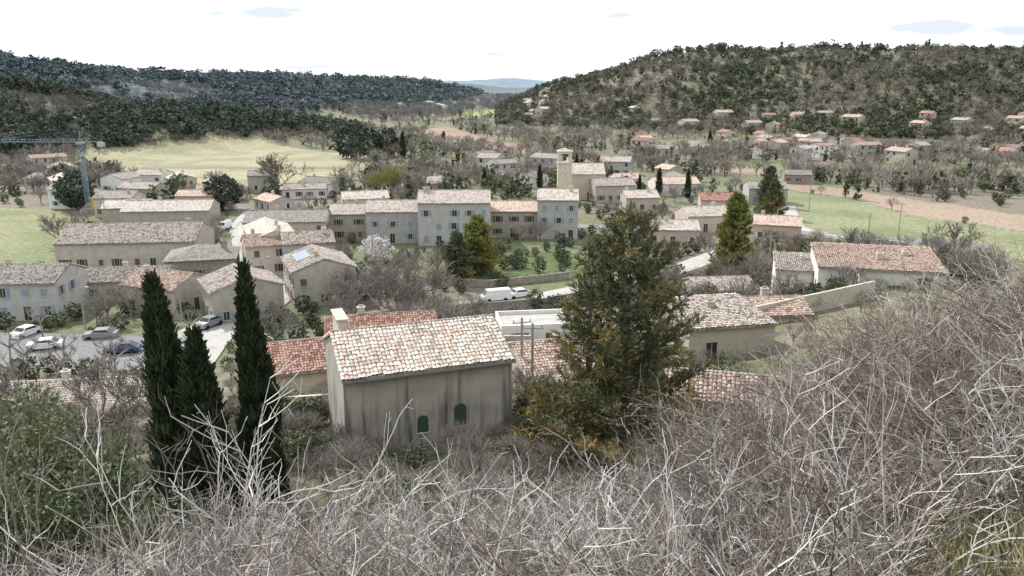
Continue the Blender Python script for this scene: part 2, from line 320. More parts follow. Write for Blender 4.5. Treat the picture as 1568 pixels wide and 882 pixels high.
strip('terrace_lane',[(-14,90),(0,92),(12,96),(24,98)],4,PALE,dz=.12)
strip('far_road',[(-150,330),(-60,330),(-20,310),(30,300),(60,290)],5,ASPH,dz=.1)
# ---------------- buildings
OCC=[]
def tilegeo(x0,x1,ya,za,yb,zb,tw=.26,tl=.38,seed=0):
    nx=int((x1-x0)/tw); L=math.hypot(yb-ya,zb-za); ny=int(L/tl)+1; tl=L/ny
    dy,dz=(yb-ya)/L,(zb-za)/L; nyv=-dz,dy
    if nyv[1]<0: nyv=(dz,-dy)
    I,J=np.meshgrid(np.arange(nx),np.arange(ny),indexing='ij'); I=I.ravel();J=J.ravel(); n=len(I)
    cx=x0+(I+.5)*tw+rt(n,-.02,.02); s0=J*tl-.04+rt(n,-.06,.06)+vn(I*1.,J*0.+3,1,seed)*.12; s1=s0+tl*1.22
    V=np.zeros((n,10,3)); 
    for e,(s,rr,lift) in enumerate(((s0,tw*.5,.045),(s1,tw*.42,.0))):
        for k in range(5):
            a=math.pi*k/4; V[:,e*5+k,0]=cx+rr*math.cos(a); hgt=rr*.62*math.sin(a)+lift+.02
            V[:,e*5+k,1]=ya+dy*s+nyv[0]*hgt; V[:,e*5+k,2]=za+dz*s+nyv[1]*hgt
    b=np.arange(n)[:,None]*10; F=np.concatenate([b+np.array([[k,k+1,k+6,k+5]]) for k in range(4)])
    t=rt(n,0,1)*.75+.35*fbm(cx,s0*1.5,1.6,seed)
    return V.reshape(-1,3),F,np.repeat(t,10)
def house(name,cx,cy,L,D,eave,rot=0,roof='gable',pitch=.34,z=None,wall='beige',tile='pale',shut='brown',chim=1,det=True,win=True,sides='flrb',rows=None,seed=0,tiles3=False,base_ext=2.5):
    a=math.radians(rot); ux,uy=math.cos(a),math.sin(a); mx_,my_=cx-uy*D/2,cy+ux*D/2
    OCC.append((mx_,my_,max(L,D)*.55+.8))
    if z is None: z=min(h1(cx+ux*i*L/2-uy*j*D,cy+uy*i*L/2+ux*j*D) for i in(-1,1) for j in(0,1))
    e=empty(name,(cx,cy,z),a); rr=random.Random(int(round(cx,1)*131+round(cy,1)*17)&0xffff)
    w=MB(); x0,x1=-L/2,L/2
    w.box(x0,x1,0,D,-base_ext,eave)
    rz=eave+pitch*D/2; rf=MB(); ov=.4; th=.14; eps=.02
    def slab(p):
        w_=[(q[0],q[1],q[2]-th) for q in p]; rf.add(list(p)+w_,[(0,1,2,3),(7,6,5,4),(0,4,5,1),(1,5,6,2),(2,6,7,3),(3,7,4,0)])
    tops=[]
    if roof=='gable':
        for xx in (x0,x1):
            v=[(xx,0.01,eave),(xx,D-.01,eave),(xx,D/2,rz)]
            s=.18 if xx<0 else -.18
            w.add(v+[(q[0]+s,q[1],q[2]) for q in v],[(0,1,2),(5,4,3),(0,2,5,3),(1,4,5,2)])
        ez=eave-pitch*ov+th+eps; r2=rz+th+eps
        og=.12
        slab([(x0-og,-ov,ez),(x1+og,-ov,ez),(x1+og,D/2,r2),(x0-og,D/2,r2)])
        slab([(x1+og,D+ov,ez),(x0-og,D+ov,ez),(x0-og,D/2,r2),(x1+og,D/2,r2)])
        rf.beam((x0-og,D/2,r2+.02),(x1+og,D/2,r2+.02),.13)
        tops=[(-ov,ez,D/2,r2),(D+ov,ez,D/2,r2)]
    elif roof=='hip':
        ez=eave-.02; k=min(L,D)/2; r2=ez+pitch*(k+ov); zz=ez
        A=[(x0-ov,-ov,zz),(x1+ov,-ov,zz),(x1+ov,D+ov,zz),(x0-ov,D+ov,zz)]
        if L>=D: P,Q=(x0+k,D/2,r2),(x1-k,D/2,r2); fs=[(0,1,5,4),(2,3,4,5),(1,2,5),(3,0,4)]
        else: P,Q=(0,k,r2),(0,D-k,r2); fs=[(0,1,4),(1,2,5,4),(2,3,5),(3,0,4,5)]
        lift=[(q[0],q[1],q[2]+.12) for q in A]
        rf.add(lift+[(P[0],P[1],P[2]+.12),(Q[0],Q[1],Q[2]+.12)],fs)
        rf.box(x0-ov+.01,x1+ov-.01,-ov+.01,D+ov-.01,eave+.003,eave+.1)
    elif roof=='mono':
        r2=eave+pitch*D; w.add([(x0,0.01,eave),(x0,D-.01,eave),(x0,D-.01,r2),(x1,0.01,eave),(x1,D-.01,eave),(x1,D-.01,r2)],[(0,2,1),(3,4,5),(1,2,5,4)])
        slab([(x0-.15,-ov,eave-pitch*ov+th+eps),(x1+.15,-ov,eave-pitch*ov+th+eps),(x1+.15,D+.2,r2+pitch*.2+th+eps),(x0-.15,D+.2,r2+pitch*.2+th+eps)])
        tops=[(-ov,eave-pitch*ov+th+eps,D+.2,r2+pitch*.2+th+eps)]
    else:
        for bx in ((x0,x1,0,.25),(x0,x1,D-.25,D),(x0,x0+.25,.25,D-.25),(x1-.25,x1,.25,D-.25)): w.box(*bx,eave+.003,eave+.5)
        rf.box(x0+.26,x1-.26,.26,D-.26,eave+.004,eave+.08)
    w.ob('walls',WALL[wall],e)
    if tops and tiles3:
        rf.ob('roof_deck',TILE['grey'],e); parts=[]
        for (ya,za,yb,zb) in tops:
            V,F,T=tilegeo(x0-.15,x1+.15,ya,za,yb,zb,seed=rr.randint(0,50)); parts.append((V,F,T,0))
        V,F,T,M=join(parts); obj('roof_tiles',mkmesh('roof_tiles',V,F,T,mats=[TILE3[tile]],smooth=True),parent=e)
    else: rf.ob('roof',TILE[tile] if roof!='flat' else PALE,e)
    if chim:
        c=MB()
        for k in range(chim):
            px=rr.uniform(x0+1,x1-1); py=D/2+rr.choice((-1,1))*rr.uniform(.4,1.2); c.box(px-.35,px+.35,py-.28,py+.28,eave,rz+.75); c.box(px-.42,px+.42,py-.35,py+.35,rz+.753,rz+.84)
            c.box(px-.25,px+.25,py-.05,py+.05,rz+.843,rz+1.05)
        c.ob('chimney',WALL['cream' if wall!='stone' else 'stone'],e)
    if win:
        g=MB();s=MB();fr=MB(); nrw=rows or max(1,int(eave/2.7))
        def put(side,u,zc,ww,hh,door=False):
            def bx(m,a0,a1,d0,d1,b0,b1):
                if side=='f': m.box(a0,a1,-d1,-d0,b0,b1)
                elif side=='b': m.box(a0,a1,D+d0,D+d1,b0,b1)
                elif side=='l': m.box(x0-d1,x0-d0,a0,a1,b0,b1)
                else: m.box(x1+d0,x1+d1,a0,a1,b0,b1)
            bx(g,u-ww/2,u+ww/2,-.05,.015,zc-hh/2,zc+hh/2)
            if det:
                bx(fr,u-ww/2-.09,u-ww/2,-.01,.05,zc-hh/2,zc+hh/2); bx(fr,u+ww/2,u+ww/2+.09,-.01,.05,zc-hh/2,zc+hh/2)
                bx(fr,u-ww/2-.09,u+ww/2+.09,-.01,.06,zc+hh/2,zc+hh/2+.1); bx(fr,u-ww/2-.15,u+ww/2+.15,-.01,.12,zc-hh/2-.1,zc-hh/2)
                bx(fr,u-.025,u+.025,.0,.03,zc-hh/2,zc+hh/2)
            if not door:
                if rr.random()<.25: bx(s,u-ww/2+.02,u+ww/2-.02,.032,.045,zc-hh/2,zc+hh/2)
                else:
                    bx(s,u-ww-.12,u-ww/2-.11,.005,.06,zc-hh/2,zc+hh/2); bx(s,u+ww/2+.11,u+ww+.12,.005,.06,zc-hh/2,zc+hh/2)
        for side in sides:
            ln=L if side in'fb' else D; nc=max(1,int(ln/3.0)); off=-L/2 if side in 'fb' else 0
            for ri in range(nrw):
                for ci in range(nc):
                    if rr.random()<(.14 if side=='f' else .4): continue
                    u=off+(ci+.5)*ln/nc+rr.uniform(-.25,.25); zc=1.5+ri*2.75
                    if zc+.8>eave: continue
                    if ri==0 and rr.random()<.3: put(side,u,1.1,1.0,2.1,True)
                    else: put(side,u,zc,.9*rr.uniform(.85,1.1),1.25*rr.uniform(.85,1.1))
        if g.v: g.ob('windows',GLASS,e) 
        if s.v: s.ob('shutters',SHUT[shut],e)
        if fr.v: fr.ob('frames',WALL['cream'],e)
    return e
# main house
a0=math.atan2(3.8,10.3); hx,hy=(-10.3+0)/2,(46+49.8)/2
STAIN,nt,b=newmat('stained_render'); tc=N(nt,'ShaderNodeTexCoord'); mp=N(nt,'ShaderNodeMapping'); mp.inputs['Scale'].default_value=(1.7,1.7,.13)
nz=N(nt,'ShaderNodeTexNoise'); nz.inputs['Scale'].default_value=1; nz.inputs['Detail'].default_value=6; nz.inputs['Roughness'].default_value=.6
nz2=N(nt,'ShaderNodeTexNoise'); nz2.inputs['Scale'].default_value=.7; nz2.inputs['Detail'].default_value=8
sx=N(nt,'ShaderNodeSeparateXYZ'); mr=N(nt,'ShaderNodeMapRange'); mr.inputs[1].default_value=4.9; mr.inputs[2].default_value=2.2; mr.inputs[3].default_value=-.1; mr.inputs[4].default_value=.05
ad=N(nt,'ShaderNodeMath',operation='ADD'); r=ramp(nt,[(.48,(.42,.395,.35)),(.56,(.34,.32,.285)),(.64,(.20,.19,.17)),(.74,(.13,.125,.115))])
r2=ramp(nt,[(.3,(.8,.8,.8)),(.7,(1.12,1.1,1.07))]); mx=N(nt,'ShaderNodeMix',data_type='RGBA',blend_type='MULTIPLY'); mx.inputs[0].default_value=1
l=nt.links.new; l(tc.outputs['Object'],mp.inputs[0]); l(mp.outputs[0],nz.inputs['Vector']); l(tc.outputs['Object'],nz2.inputs['Vector']); l(tc.outputs['Object'],sx.inputs[0]); l(sx.outputs[2],mr.inputs[0]); l(mr.outputs[0],ad.inputs[0]); l(nz.outputs['Fac'],ad.inputs[1]); l(ad.outputs[0],r.inputs[0]); l(nz2.outputs['Fac'],r2.inputs[0]); l(r.outputs[0],mx.inputs[6]); l(r2.outputs[0],mx.inputs[7]); l(mx.outputs[2],b.inputs['Base Color'])
WALL['stain']=STAIN
e=house('rendered_stone_house',hx,hy,11.0,8,5.3,math.degrees(a0),wall='stain',tile='main',z=11.2,chim=0,win=False,tiles3=True,pitch=.4)
m=MB(); m.box(-5.0,-4.4,4.6,7.2,5.3,7.6); m.box(-5.1,-4.3,4.5,7.3,7.603,7.7); m.ob('upstand',WALL['cream'],e)
m=MB(); g=MB()
for ux,uz,ww,hh in ((1.9,1.7,.8,1.2),(-.6,1.45,.7,.9)):
    m.box(ux-ww/2,ux+ww/2,-.05,.02,uz-hh/2,uz+hh/2)
    v=[(ux+ww/2*math.cos(t*math.pi/8),-.05,uz+hh/2+.003+ww/2.6*math.sin(t*math.pi/8)) for t in range(9)]
    m.add(v,[tuple(range(9))]); g.box(ux-ww/2-.08,ux+ww/2+.08,-.1,.0,uz-hh/2-.1,uz-hh/2-.003)
m.ob('green_shutters',SHUT['green'],e); g.ob('sills',WALL['cream'],e)
m=MB(); m.beam((-5.6,-.5,5.17),(5.6,-.5,5.17),.07); m.beam((5.3,-.08,5.1),(5.3,-.08,-1),.045); m.ob('gutter',flat('zinc',(.3,.3,.3),.5,.5),e)
# neighbours
house('red_roofed_house',-18.3,64,7,8,4.6,20,tile='red',wall='yellow',z=5.6,tiles3=True,chim=0)
house('long_red_roofed_house',-12.6,75,11,7,4.6,12,tile='red',wall='beige',z=5.2,tiles3=True)
house('white_flat_shed',2.8,86,8,6,2.6,8,roof='flat',wall='white',z=4.6,chim=0)
house('tiled_cottage',5.2,60,8,10,3.2,15,tile='pink',wall='cream',z=7.8,tiles3=True)
house('garden_cottage',12.0,43,6.5,4.5,3.0,-15,tile='pink',wall='pink',z=13.2,tiles3=True,chim=0)
house('terrace_stone_building',19,66,8,7,3.4,12,roof='mono',pitch=.1,wall='cream',tile='pale',z=10.2,chim=1,tiles3=True)
house('small_garage_house',29,105,8.5,6,2.9,6,tile='pale',wall='beige',z=3.8,tiles3=True,chim=0)
house('white_villa',43.5,92,14,9,3.9,-14,tile='pink',wall='white',z=8.6,chim=2,roof='mono',pitch=.12,tiles3=True)
house('white_villa_annex',36,98,5.5,6,4.0,-14,roof='mono',pitch=.15,tile='pale',tiles3=True,wall='white',z=7,chim=1)
house('low_terracotta_house',27,78,7,6,2.8,5,tile='pink',wall='cream',z=8.3,tiles3=True)
house('roadside_house',13,82,8,6,3.0,-5,tile='pale',wall='cream',z=5.4,tiles3=True)
# main row
rowd=[('terraced_house',-35.8,174,8.6,9,6,4,'beige','pale','brown'),('terraced_house',-25.7,171.5,11.6,10,6.9,3,'grey','pale','blue'),('tall_terraced_house',-12.3,169,15.4,11,9.2,2,'grey','pale','blue'),
('terraced_house',.4,178,10.6,9,6,0,'beige','pink','brown'),('blue_shuttered_house',10.1,176,9,10,8.8,-3,'grey','pale','blue'),('corner_house',-47.5,166,17,10,5.6,6,'beige','grey','brown'),
('street_house',-50,150,16,8,6.3,-67,'yellow','pale','grey'),('street_house',-43.5,141,8,8,5.6,23,'cream','pink','brown'),('street_house',-36,140,9,8,6.2,18,'beige','pale','blue'),('skylight_house',-35.5,124,12,9.5,5.9,-67,'beige','pale','brown'),
('old_farmhouse',-71.6,146,25,14,5.1,6,'beige','pale','brown'),('stone_house',-54.5,137,11.5,10,3.8,14,'stone','grey','brown'),('village_house',-81,186,20,10,4.8,6,'beige','pale','blue'),('village_house',-103,206,10,8,5,0,'cream','grey','brown'),
('low_house',-62,124,13,8,3.2,8,'beige','grey','brown'),('village_house',-54.4,116,10,9,4.2,-20,'beige','pink','brown'),('gabled_house',-44.5,113,9.5,10,5,-60,'beige','pale','blue'),('white_house',-72.5,113,12,10,5.6,3,'grey','grey','blue'),
('bottom_house',-43,71,15,8,3.2,8,'beige','pale','brown'),
('bungalow',34.3,168,11,8,3.6,-4,'pink','pale','white'),('bungalow',46.5,184,12,9,4,8,'pink','pale','brown'),('pink_roofed_house',53,205,9,8,4.6,-8,'pink','red','brown'),('villa',57.5,172,10,8,3.8,-18,'pink','pink','white'),('villa',51,247,14,9,3.6,6,'white','pink','grey'),('villa',35,214,9,8,4,4,'cream','pale','brown'),
('stone_barn',98,276,9,7,3.2,-12,'stone','grey','brown'),('village_house',-16,202,11,8,5,-16,'beige','pale','brown'),('village_house',-38,208,12,8,4.6,14,'cream','pale','blue'),
('village_house',-95,196,11,8,4,12,'beige','pale','brown'),('village_house',-85,232,12,8,3.6,16,'cream','pink','white'),('village_house',-112,238,12,8,3.4,-16,'beige','pale','brown'),('church_house',30,232,12,9,5,10,'beige','pale','brown')]
for nm,cx,cy,L,D,ev,ro,wl,ti,sh in rowd:
    e=house(nm,cx,cy,L,D,ev,ro,wall=wl,tile=ti,shut=sh,roof='hip' if nm=='stone_house' else 'gable',tiles3=(cy<150 and nm!='stone_house'),chim=R.choice((1,1,2)),z=(.6 if nm=='bottom_house' else None))
    if nm=='skylight_house':
        m=MB()
        for k in range(4):
            xa=-3.6+k*1.3; y0,y1=1.2,3.4
            f=lambda y:5.9+.34*y+.14+.22
            m.add([(xa,y0,f(y0)),(xa+1.15,y0,f(y0)),(xa+1.15,y1,f(y1)),(xa,y1,f(y1))],[(0,1,2,3)])
        pm,_,pb=newmat('solar_panel'); pb.inputs['Base Color'].default_value=(.3,.36,.44,1); pb.inputs['Roughness'].default_value=.12; pb.inputs['Specular IOR Level'].default_value=.8
        m.ob('solar_panels',pm,e)
# church
e=empty('church_tower',(15.2,232,0)); OCC.append((15,234,6))
m=MB(); m.box(-2,2,0,4,-1,11.2); m.box(-2.25,2.25,-.25,4.25,11.203,11.5)
for px in(-2,1.2):
    for py in(0,3.2): m.box(px,px+.8,py,py+.8,11.503,14.0)
m.box(-2,2,0,4,14.003,14.5); m.box(-2.2,2.2,-.2,4.2,14.503,14.75); m.ob('tower',WALL['yellow'],e)
m=MB(); m.add([(-2.1,-.1,14.76),(2.1,-.1,14.76),(2.1,4.1,14.76),(-2.1,4.1,14.76),(0,2,15.6)],[(0,1,4),(1,2,4),(2,3,4),(3,0,4)]); m.ob('tower_roof',TILE['pale'],e)
m=MB(); m.cyl(0,2,12.0,13.1,.65,.35,12); m.beam((-1.9,2,13.4),(1.9,2,13.4),.08); m.beam((0,2,15.5),(0,2,17.2),.05); m.beam((-.4,2,16.8),(.4,2,16.8),.05); m.ob('bell',flat('bronze',(.1,.08,.05),.5,.6),e)
m=MB(); v=[(.9*math.cos(t*math.pi/8),-.03,9.6+.9*math.sin(t*math.pi/8)) for t in range(16)]; m.add(v,[tuple(range(16))]); m.ob('clock_face',SHUT['white'],e)
m=MB(); m.box(-.05,.05,-.06,-.035,9.6,10.3); m.box(0,.45,-.06,-.035,9.55,9.65); m.ob('clock_hands',GLASS,e)
house('church_nave',22.6,238,10,14,7.6,0,wall='cream',tile='pale',chim=0,det=False,rows=1)
# distant houses
def place_houses(name,n,xr,yr,seed,smin=8,smax=13,wedge=None,zmax=99,tl=('pale','pale','pink','grey','grey')):
    q=random.Random(seed); k=0;t=0
    while k<n and t<6000:
        t+=1; x=q.uniform(*xr); y=q.uniform(*yr)
        if wedge and not wedge(x,y): continue
        L=q.uniform(smin,smax); 
        if h1(x,y)>zmax: continue
        if any((x-o[0])**2+(y-o[1])**2<(o[2]+L*.6+2.5)**2 for o in OCC): continue
        if infields(np.array([x]),np.array([y]))[0] : continue
        house(name,x,y,L,q.uniform(6,9),q.choice((3,3,4.6,5.4)),q.uniform(-80,80),wall=q.choice(('cream','beige','pink','white','cream','grey')),tile=q.choice(tl),shut=q.choice(('white','brown','blue')),det=False,chim=1,sides='flr'); k+=1
PK=('pink','pink','pale','red','grey','pink')
place_houses('hillside_house',46,(60,330),(370,640),1,smin=7,smax=12,wedge=lambda x,y:x<.66*y and x>.14*y and math.sin(x*.05)+math.cos(y*.04+x*.02)>-.7,zmax=13,tl=PK)
place_houses('riverside_house',9,(-45,25),(235,330),2,smin=7,smax=12)
place_houses('riverside_house',5,(28,75),(225,300),3,smin=7,smax=12)
place_houses('hill_village_house',18,(0,60),(640,860),4,smin=8,smax=11,wedge=lambda x,y:abs(x-.03*y)<.022*y)
place_houses('far_village_house',20,(-190,-90),(1000,1500),6,smin=12,smax=20,wedge=lambda x,y:-.14<x/y<-.085)
place_houses('suburb_house',9,(-130,-60),(205,270),8)
place_houses('suburb_house',6,(-190,-120),(225,330),9)
place_houses('valley_farm',3,(40,200),(330,400),10)
# ---------------- scatter vegetation
EV=[t_ever(40,.24) for _ in range(5)]; EVS=[t_ever(200,.13,.42) for _ in range(5)]; BR=[t_bare(60,.03) for _ in range(5)]; BRM=[t_bare(240,.011,.22) for _ in range(6)]
CON=[t_ever(60,.2,.2,True) for _ in range(3)]
def polar(n,u0,u1,y0,y1):
    u=rt(n,u0,u1); y=np.exp(rt(n,math.log(y0),math.log(y1))); return u*y,y
def free(X,Y,pad=0):
    k=np.ones(len(X),bool)
    for ox,oy,r in OCC: k&=(X-ox)**2+(Y-oy)**2>(r+pad)**2
    for pts,hw in ROADS:
        for a,b in zip(pts[:-1],pts[1:]):
            t=np.clip(((X-a[0])*(b[0]-a[0])+(Y-a[1])*(b[1]-a[1]))/((b[0]-a[0])**2+(b[1]-a[1])**2),0,1); k&=np.hypot(X-a[0]-t*(b[0]-a[0]),Y-a[1]-t*(b[1]-a[1]))>hw+.8
    return k
X,Y=polar(17000,-.02,.78,400,1250); k=(ridge(X,Y,RIGHT)>2.5)&free(X,Y,0); X,Y=X[k],Y[k]; ev=(fbm(X,Y,35,80)+rt(len(X),-.3,.3)>.48)
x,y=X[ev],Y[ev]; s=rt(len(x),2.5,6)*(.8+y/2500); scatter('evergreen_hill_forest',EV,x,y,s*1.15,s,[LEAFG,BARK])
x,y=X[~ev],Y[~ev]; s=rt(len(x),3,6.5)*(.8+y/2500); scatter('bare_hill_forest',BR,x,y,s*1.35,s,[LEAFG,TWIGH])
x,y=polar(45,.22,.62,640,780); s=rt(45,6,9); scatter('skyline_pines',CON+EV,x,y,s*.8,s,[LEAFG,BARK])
X,Y=polar(8000,-.85,-.1,330,620); k=(ridge(X,Y,LNEAR)>4)&free(X,Y,1); X,Y=X[k],Y[k]; s=rt(len(X),3.5,7); k=fbm(X,Y,40,90)+rt(len(X),-.15,.15)>.45; scatter('pine_hill_forest',EV,X[k],Y[k],s[k]*1.15,s[k],[LEAFD,BARK])
k=~k; scatter('bare_scrub_forest',BR,X[k],Y[k],s[k],s[k]*.7,[LEAFG,TWIGH])
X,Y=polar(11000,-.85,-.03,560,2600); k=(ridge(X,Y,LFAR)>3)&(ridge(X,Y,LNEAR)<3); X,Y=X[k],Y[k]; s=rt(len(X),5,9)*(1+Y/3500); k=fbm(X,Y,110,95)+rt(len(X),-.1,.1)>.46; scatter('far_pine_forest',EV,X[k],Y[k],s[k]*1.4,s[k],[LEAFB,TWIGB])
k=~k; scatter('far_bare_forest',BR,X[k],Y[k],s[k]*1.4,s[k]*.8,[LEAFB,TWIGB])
# valley
X,Y=polar(8500,-.75,.8,250,1000); k=(H(X,Y)<5)&~infields(X,Y)&free(X,Y,0)&(fbm(X,Y,35,101)>.42); X,Y=X[k],Y[k]; s=rt(len(X),3,8); scatter('valley_bare_trees',BR,X,Y,s*1.15,s,[LEAFG,TWIGG])
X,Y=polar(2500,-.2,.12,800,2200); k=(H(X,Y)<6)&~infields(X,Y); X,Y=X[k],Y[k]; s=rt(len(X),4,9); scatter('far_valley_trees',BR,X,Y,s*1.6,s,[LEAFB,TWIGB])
X,Y=polar(2800,-.75,.8,230,1000); k=(H(X,Y)<6)&~infields(X,Y)&free(X,Y,0)&(fbm(X,Y,30,103)>.44); X,Y=X[k],Y[k]; s=rt(len(X),2,6.5); scatter('valley_evergreens',EV+CON,X,Y,s,s,[LEAFG,BARK])
def near(X,Y): k=~infields(X,Y)&free(X,Y,.3); return X[k],Y[k]
X,Y=polar(1300,-.7,.62,85,260); X,Y=near(X,Y); s=rt(len(X),.8,2.8); scatter('garden_shrubs',EVS,X,Y,s*1.2,s,[LEAFG,BARK])
X,Y=polar(680,-.7,.62,88,260); X,Y=near(X,Y); k=fbm(X,Y,20,140)>.47; X,Y=X[k],Y[k]; s=rt(len(X),2.5,6.5); scatter('garden_bare_trees',BRM,X,Y,s*1.2,s,[LEAFG,TWIGG])
X,Y=polar(240,.1,.62,100,170); X,Y=near(X,Y); s=rt(len(X),1.6,4.2); scatter('scrub_thicket_trees',BRM,X,Y,s*1.5,s,[LEAFG,BARK])
X=rt(380,-30,50); Y=rt(380,56,100); X,Y=near(X,Y); s=rt(len(X),.9,2.4); scatter('slope_bare_bushes',BRM,X,Y,s*1.4,s,[LEAFG,TWIGG])
FB=[t_bare(900,.0055,.16) for _ in range(3)]
X=rt(330,-48,16); Y=rt(330,24,66); k=free(X,Y,-.8); X,Y=X[k],Y[k]; s=rt(len(X),1.2,3.0); scatter('bank_bare_bushes',FB,X,Y,s*1.5,s,[LEAFG,TWIGG])
X=rt(190,-48,16); Y=rt(190,26,66); k=free(X,Y,-.5); X,Y=X[k],Y[k]; s=rt(len(X),.8,2.2); scatter('bank_green_bushes',[t_ever(700,.07,.45) for _ in range(3)],X,Y,s*1.5,s,[LEAFG,TWIGG])
def place1(name,tm,x,y,w,h,mats,dz=-.1):
    V,F,T,M=tm; me=mkmesh(name,V*np.array([w,w,h]),F,T,M,mats); return obj(name,me,(x,y,h1(x,y)+dz),R.uniform(0,6.28))
# individual trees
place1('bare_oak_tree',t_tree(1,5,.22,.022,.6,(3,4)),-73,250,17,14,[LEAFG,BARK])
place1('willow_tree',t_bare(900,.008,.2),-37,250,12,11,[LEAFG,WILLOW]); place1('willow_tree',t_bare(900,.008,.2),-41,247,10,9,[LEAFG,WILLOW])
place1('holm_oak_tree',t_ever(1200,.09,.5),-79,218,11,9,[LEAFD,BARK]); place1('holm_oak_tree',t_ever(1200,.09,.5),-119,218,10,10,[LEAFD,BARK])
for x,y,w,h in ((-76,372,12,15),(-66,375,13,13),(-58,380,12,12),(-70,362,9,10)): place1('umbrella_pine_tree',t_ever(500,.11,.5),x,y,w,h,[LEAFD,BARK])
place1('almond_blossom_tree',t_ever(900,.07,.5),-26.5,153,6.5,5,[BLOSSOM,BARK])
def cypress(n=9000,lean=0,wid=.11,cs=.02):
    t=rng.beta(1.1,1.3,n); prof=wid*np.clip(np.sin(np.pi*np.clip(t*.93+.07,0,1))**.55*(1.12-t*.75),.004,1)
    th=rt(n,0,6.28); lump=vn(th*2+t*3,t*22,1,4)*.55+.65; q=np.sqrt(rt(n,.4,1.1)); rr_=prof*q*lump
    C=np.stack([rr_*np.cos(th)+lean*t*t+.006*np.sin(t*14),rr_*np.sin(th),t*.97],1); D=np.stack([np.cos(th)*.35,np.sin(th)*.35,np.full(n,1.)],1)+rng.normal(size=(n,3))*.25
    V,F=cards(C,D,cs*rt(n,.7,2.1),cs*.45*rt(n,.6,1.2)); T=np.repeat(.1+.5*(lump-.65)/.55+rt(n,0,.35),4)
    Vt,Ft=segs(np.array([[0,0,-.02]]),np.array([[lean*.5,0,.8]]),np.array([.018]),np.array([.005])); return join([(V,F,T,0),(Vt,Ft,np.full(6,.2),1)])
CYP=mat_tone('foliage_cypress',[(0,(.012,.018,.011)),(.5,(.036,.053,.027)),(1,(.085,.11,.05))])
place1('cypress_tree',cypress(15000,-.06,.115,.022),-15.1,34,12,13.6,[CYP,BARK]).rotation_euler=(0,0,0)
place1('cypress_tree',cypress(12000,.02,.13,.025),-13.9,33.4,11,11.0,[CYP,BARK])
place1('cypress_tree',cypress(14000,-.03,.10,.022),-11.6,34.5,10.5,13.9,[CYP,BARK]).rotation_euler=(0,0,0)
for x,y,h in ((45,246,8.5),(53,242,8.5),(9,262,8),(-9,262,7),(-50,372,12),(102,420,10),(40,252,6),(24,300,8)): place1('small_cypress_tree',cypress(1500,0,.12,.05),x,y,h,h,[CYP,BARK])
def conifer(h=12.5,w=3.8,nb=150,dens=16,irr=.45,seed=3,nl=.2,nw=.035):
    q=random.Random(seed); out=[]; Cs=[];Ds=[];Ts=[]
    out.append((np.array([0,0,-.5]),np.array([0,0,h*.5]),.2*h/12,.12*h/12)); out.append((np.array([0,0,h*.5]),np.array([.1,0,h*.97]),.12*h/12,.02))
    for i in range(nb):
        t=(i+.5)/nb; t=.05+.93*t; z=h*t; L=w*(1-t)**.62*(1+q.uniform(-irr,irr)); a=i*2.4+q.uniform(-.5,.5)
        if L<.3: L=.3
        d=np.array([math.cos(a),math.sin(a),.12+.55*t]); p=np.array([.1*t,0,z]); bt=q.uniform(-.2,.25)
        ns=max(3,int(L/.28)); 
        for j in range(ns):
            d=d+np.array([q.gauss(0,.07),q.gauss(0,.07),q.gauss(.03,.05)]); d/=np.linalg.norm(d); p2=p+d*L/ns
            out.append((p,p2,.028*(1-j/ns)+.006,.028*(1-(j+1)/ns)+.005))
            if j>ns*.12:
                for k in range(2):
                    sd=d*.7+np.array([q.gauss(0,.6),q.gauss(0,.6),q.gauss(.1,.3)]); sd/=np.linalg.norm(sd); sl=.3+.5*q.random()*L/w
                    m=dens; tt=rng.random(m); c=p2+sd*sl*tt[:,None]+rng.normal(size=(m,3))*.035
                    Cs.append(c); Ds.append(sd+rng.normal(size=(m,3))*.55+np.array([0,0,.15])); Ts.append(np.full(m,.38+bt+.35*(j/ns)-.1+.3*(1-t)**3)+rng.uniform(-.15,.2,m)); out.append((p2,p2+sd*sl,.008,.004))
            p=p2
    C=np.concatenate(Cs);D=np.concatenate(Ds);T=np.concatenate(Ts); n=len(C)
    V,F=cards(C,D,nl*rt(n,.6,1.4),nw*rt(n,.7,1.3)); Vs,Fs=segs_from(out)
    return join([(V,F,np.repeat(T,4),0),(Vs,Fs,np.full(len(Vs),.35),1)])
PINE=mat_tone('foliage_cedar',[(0,(.045,.055,.035)),(.4,(.09,.108,.06)),(.75,(.155,.17,.085)),(1,(.28,.21,.08))])
def fulltree(name,tm,x,y,mats,dz=-.1,sc_=1):
    me=mkmesh(name,*tm[:2],tm[2],tm[3],mats); return obj(name,me,(x,y,h1(x,y)+dz),0,sc_)
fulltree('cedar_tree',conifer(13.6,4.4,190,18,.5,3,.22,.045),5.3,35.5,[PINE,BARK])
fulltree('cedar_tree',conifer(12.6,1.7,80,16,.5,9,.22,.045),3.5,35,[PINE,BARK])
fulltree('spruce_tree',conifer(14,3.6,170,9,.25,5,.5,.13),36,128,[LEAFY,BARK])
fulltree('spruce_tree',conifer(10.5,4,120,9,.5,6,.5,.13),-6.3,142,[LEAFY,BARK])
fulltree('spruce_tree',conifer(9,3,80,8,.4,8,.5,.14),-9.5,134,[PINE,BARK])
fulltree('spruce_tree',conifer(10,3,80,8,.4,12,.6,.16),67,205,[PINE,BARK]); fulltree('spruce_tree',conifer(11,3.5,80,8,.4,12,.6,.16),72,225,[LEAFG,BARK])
TT=[t_tree(1,5,.2,.02,.5,(3,4)) for _ in range(3)]
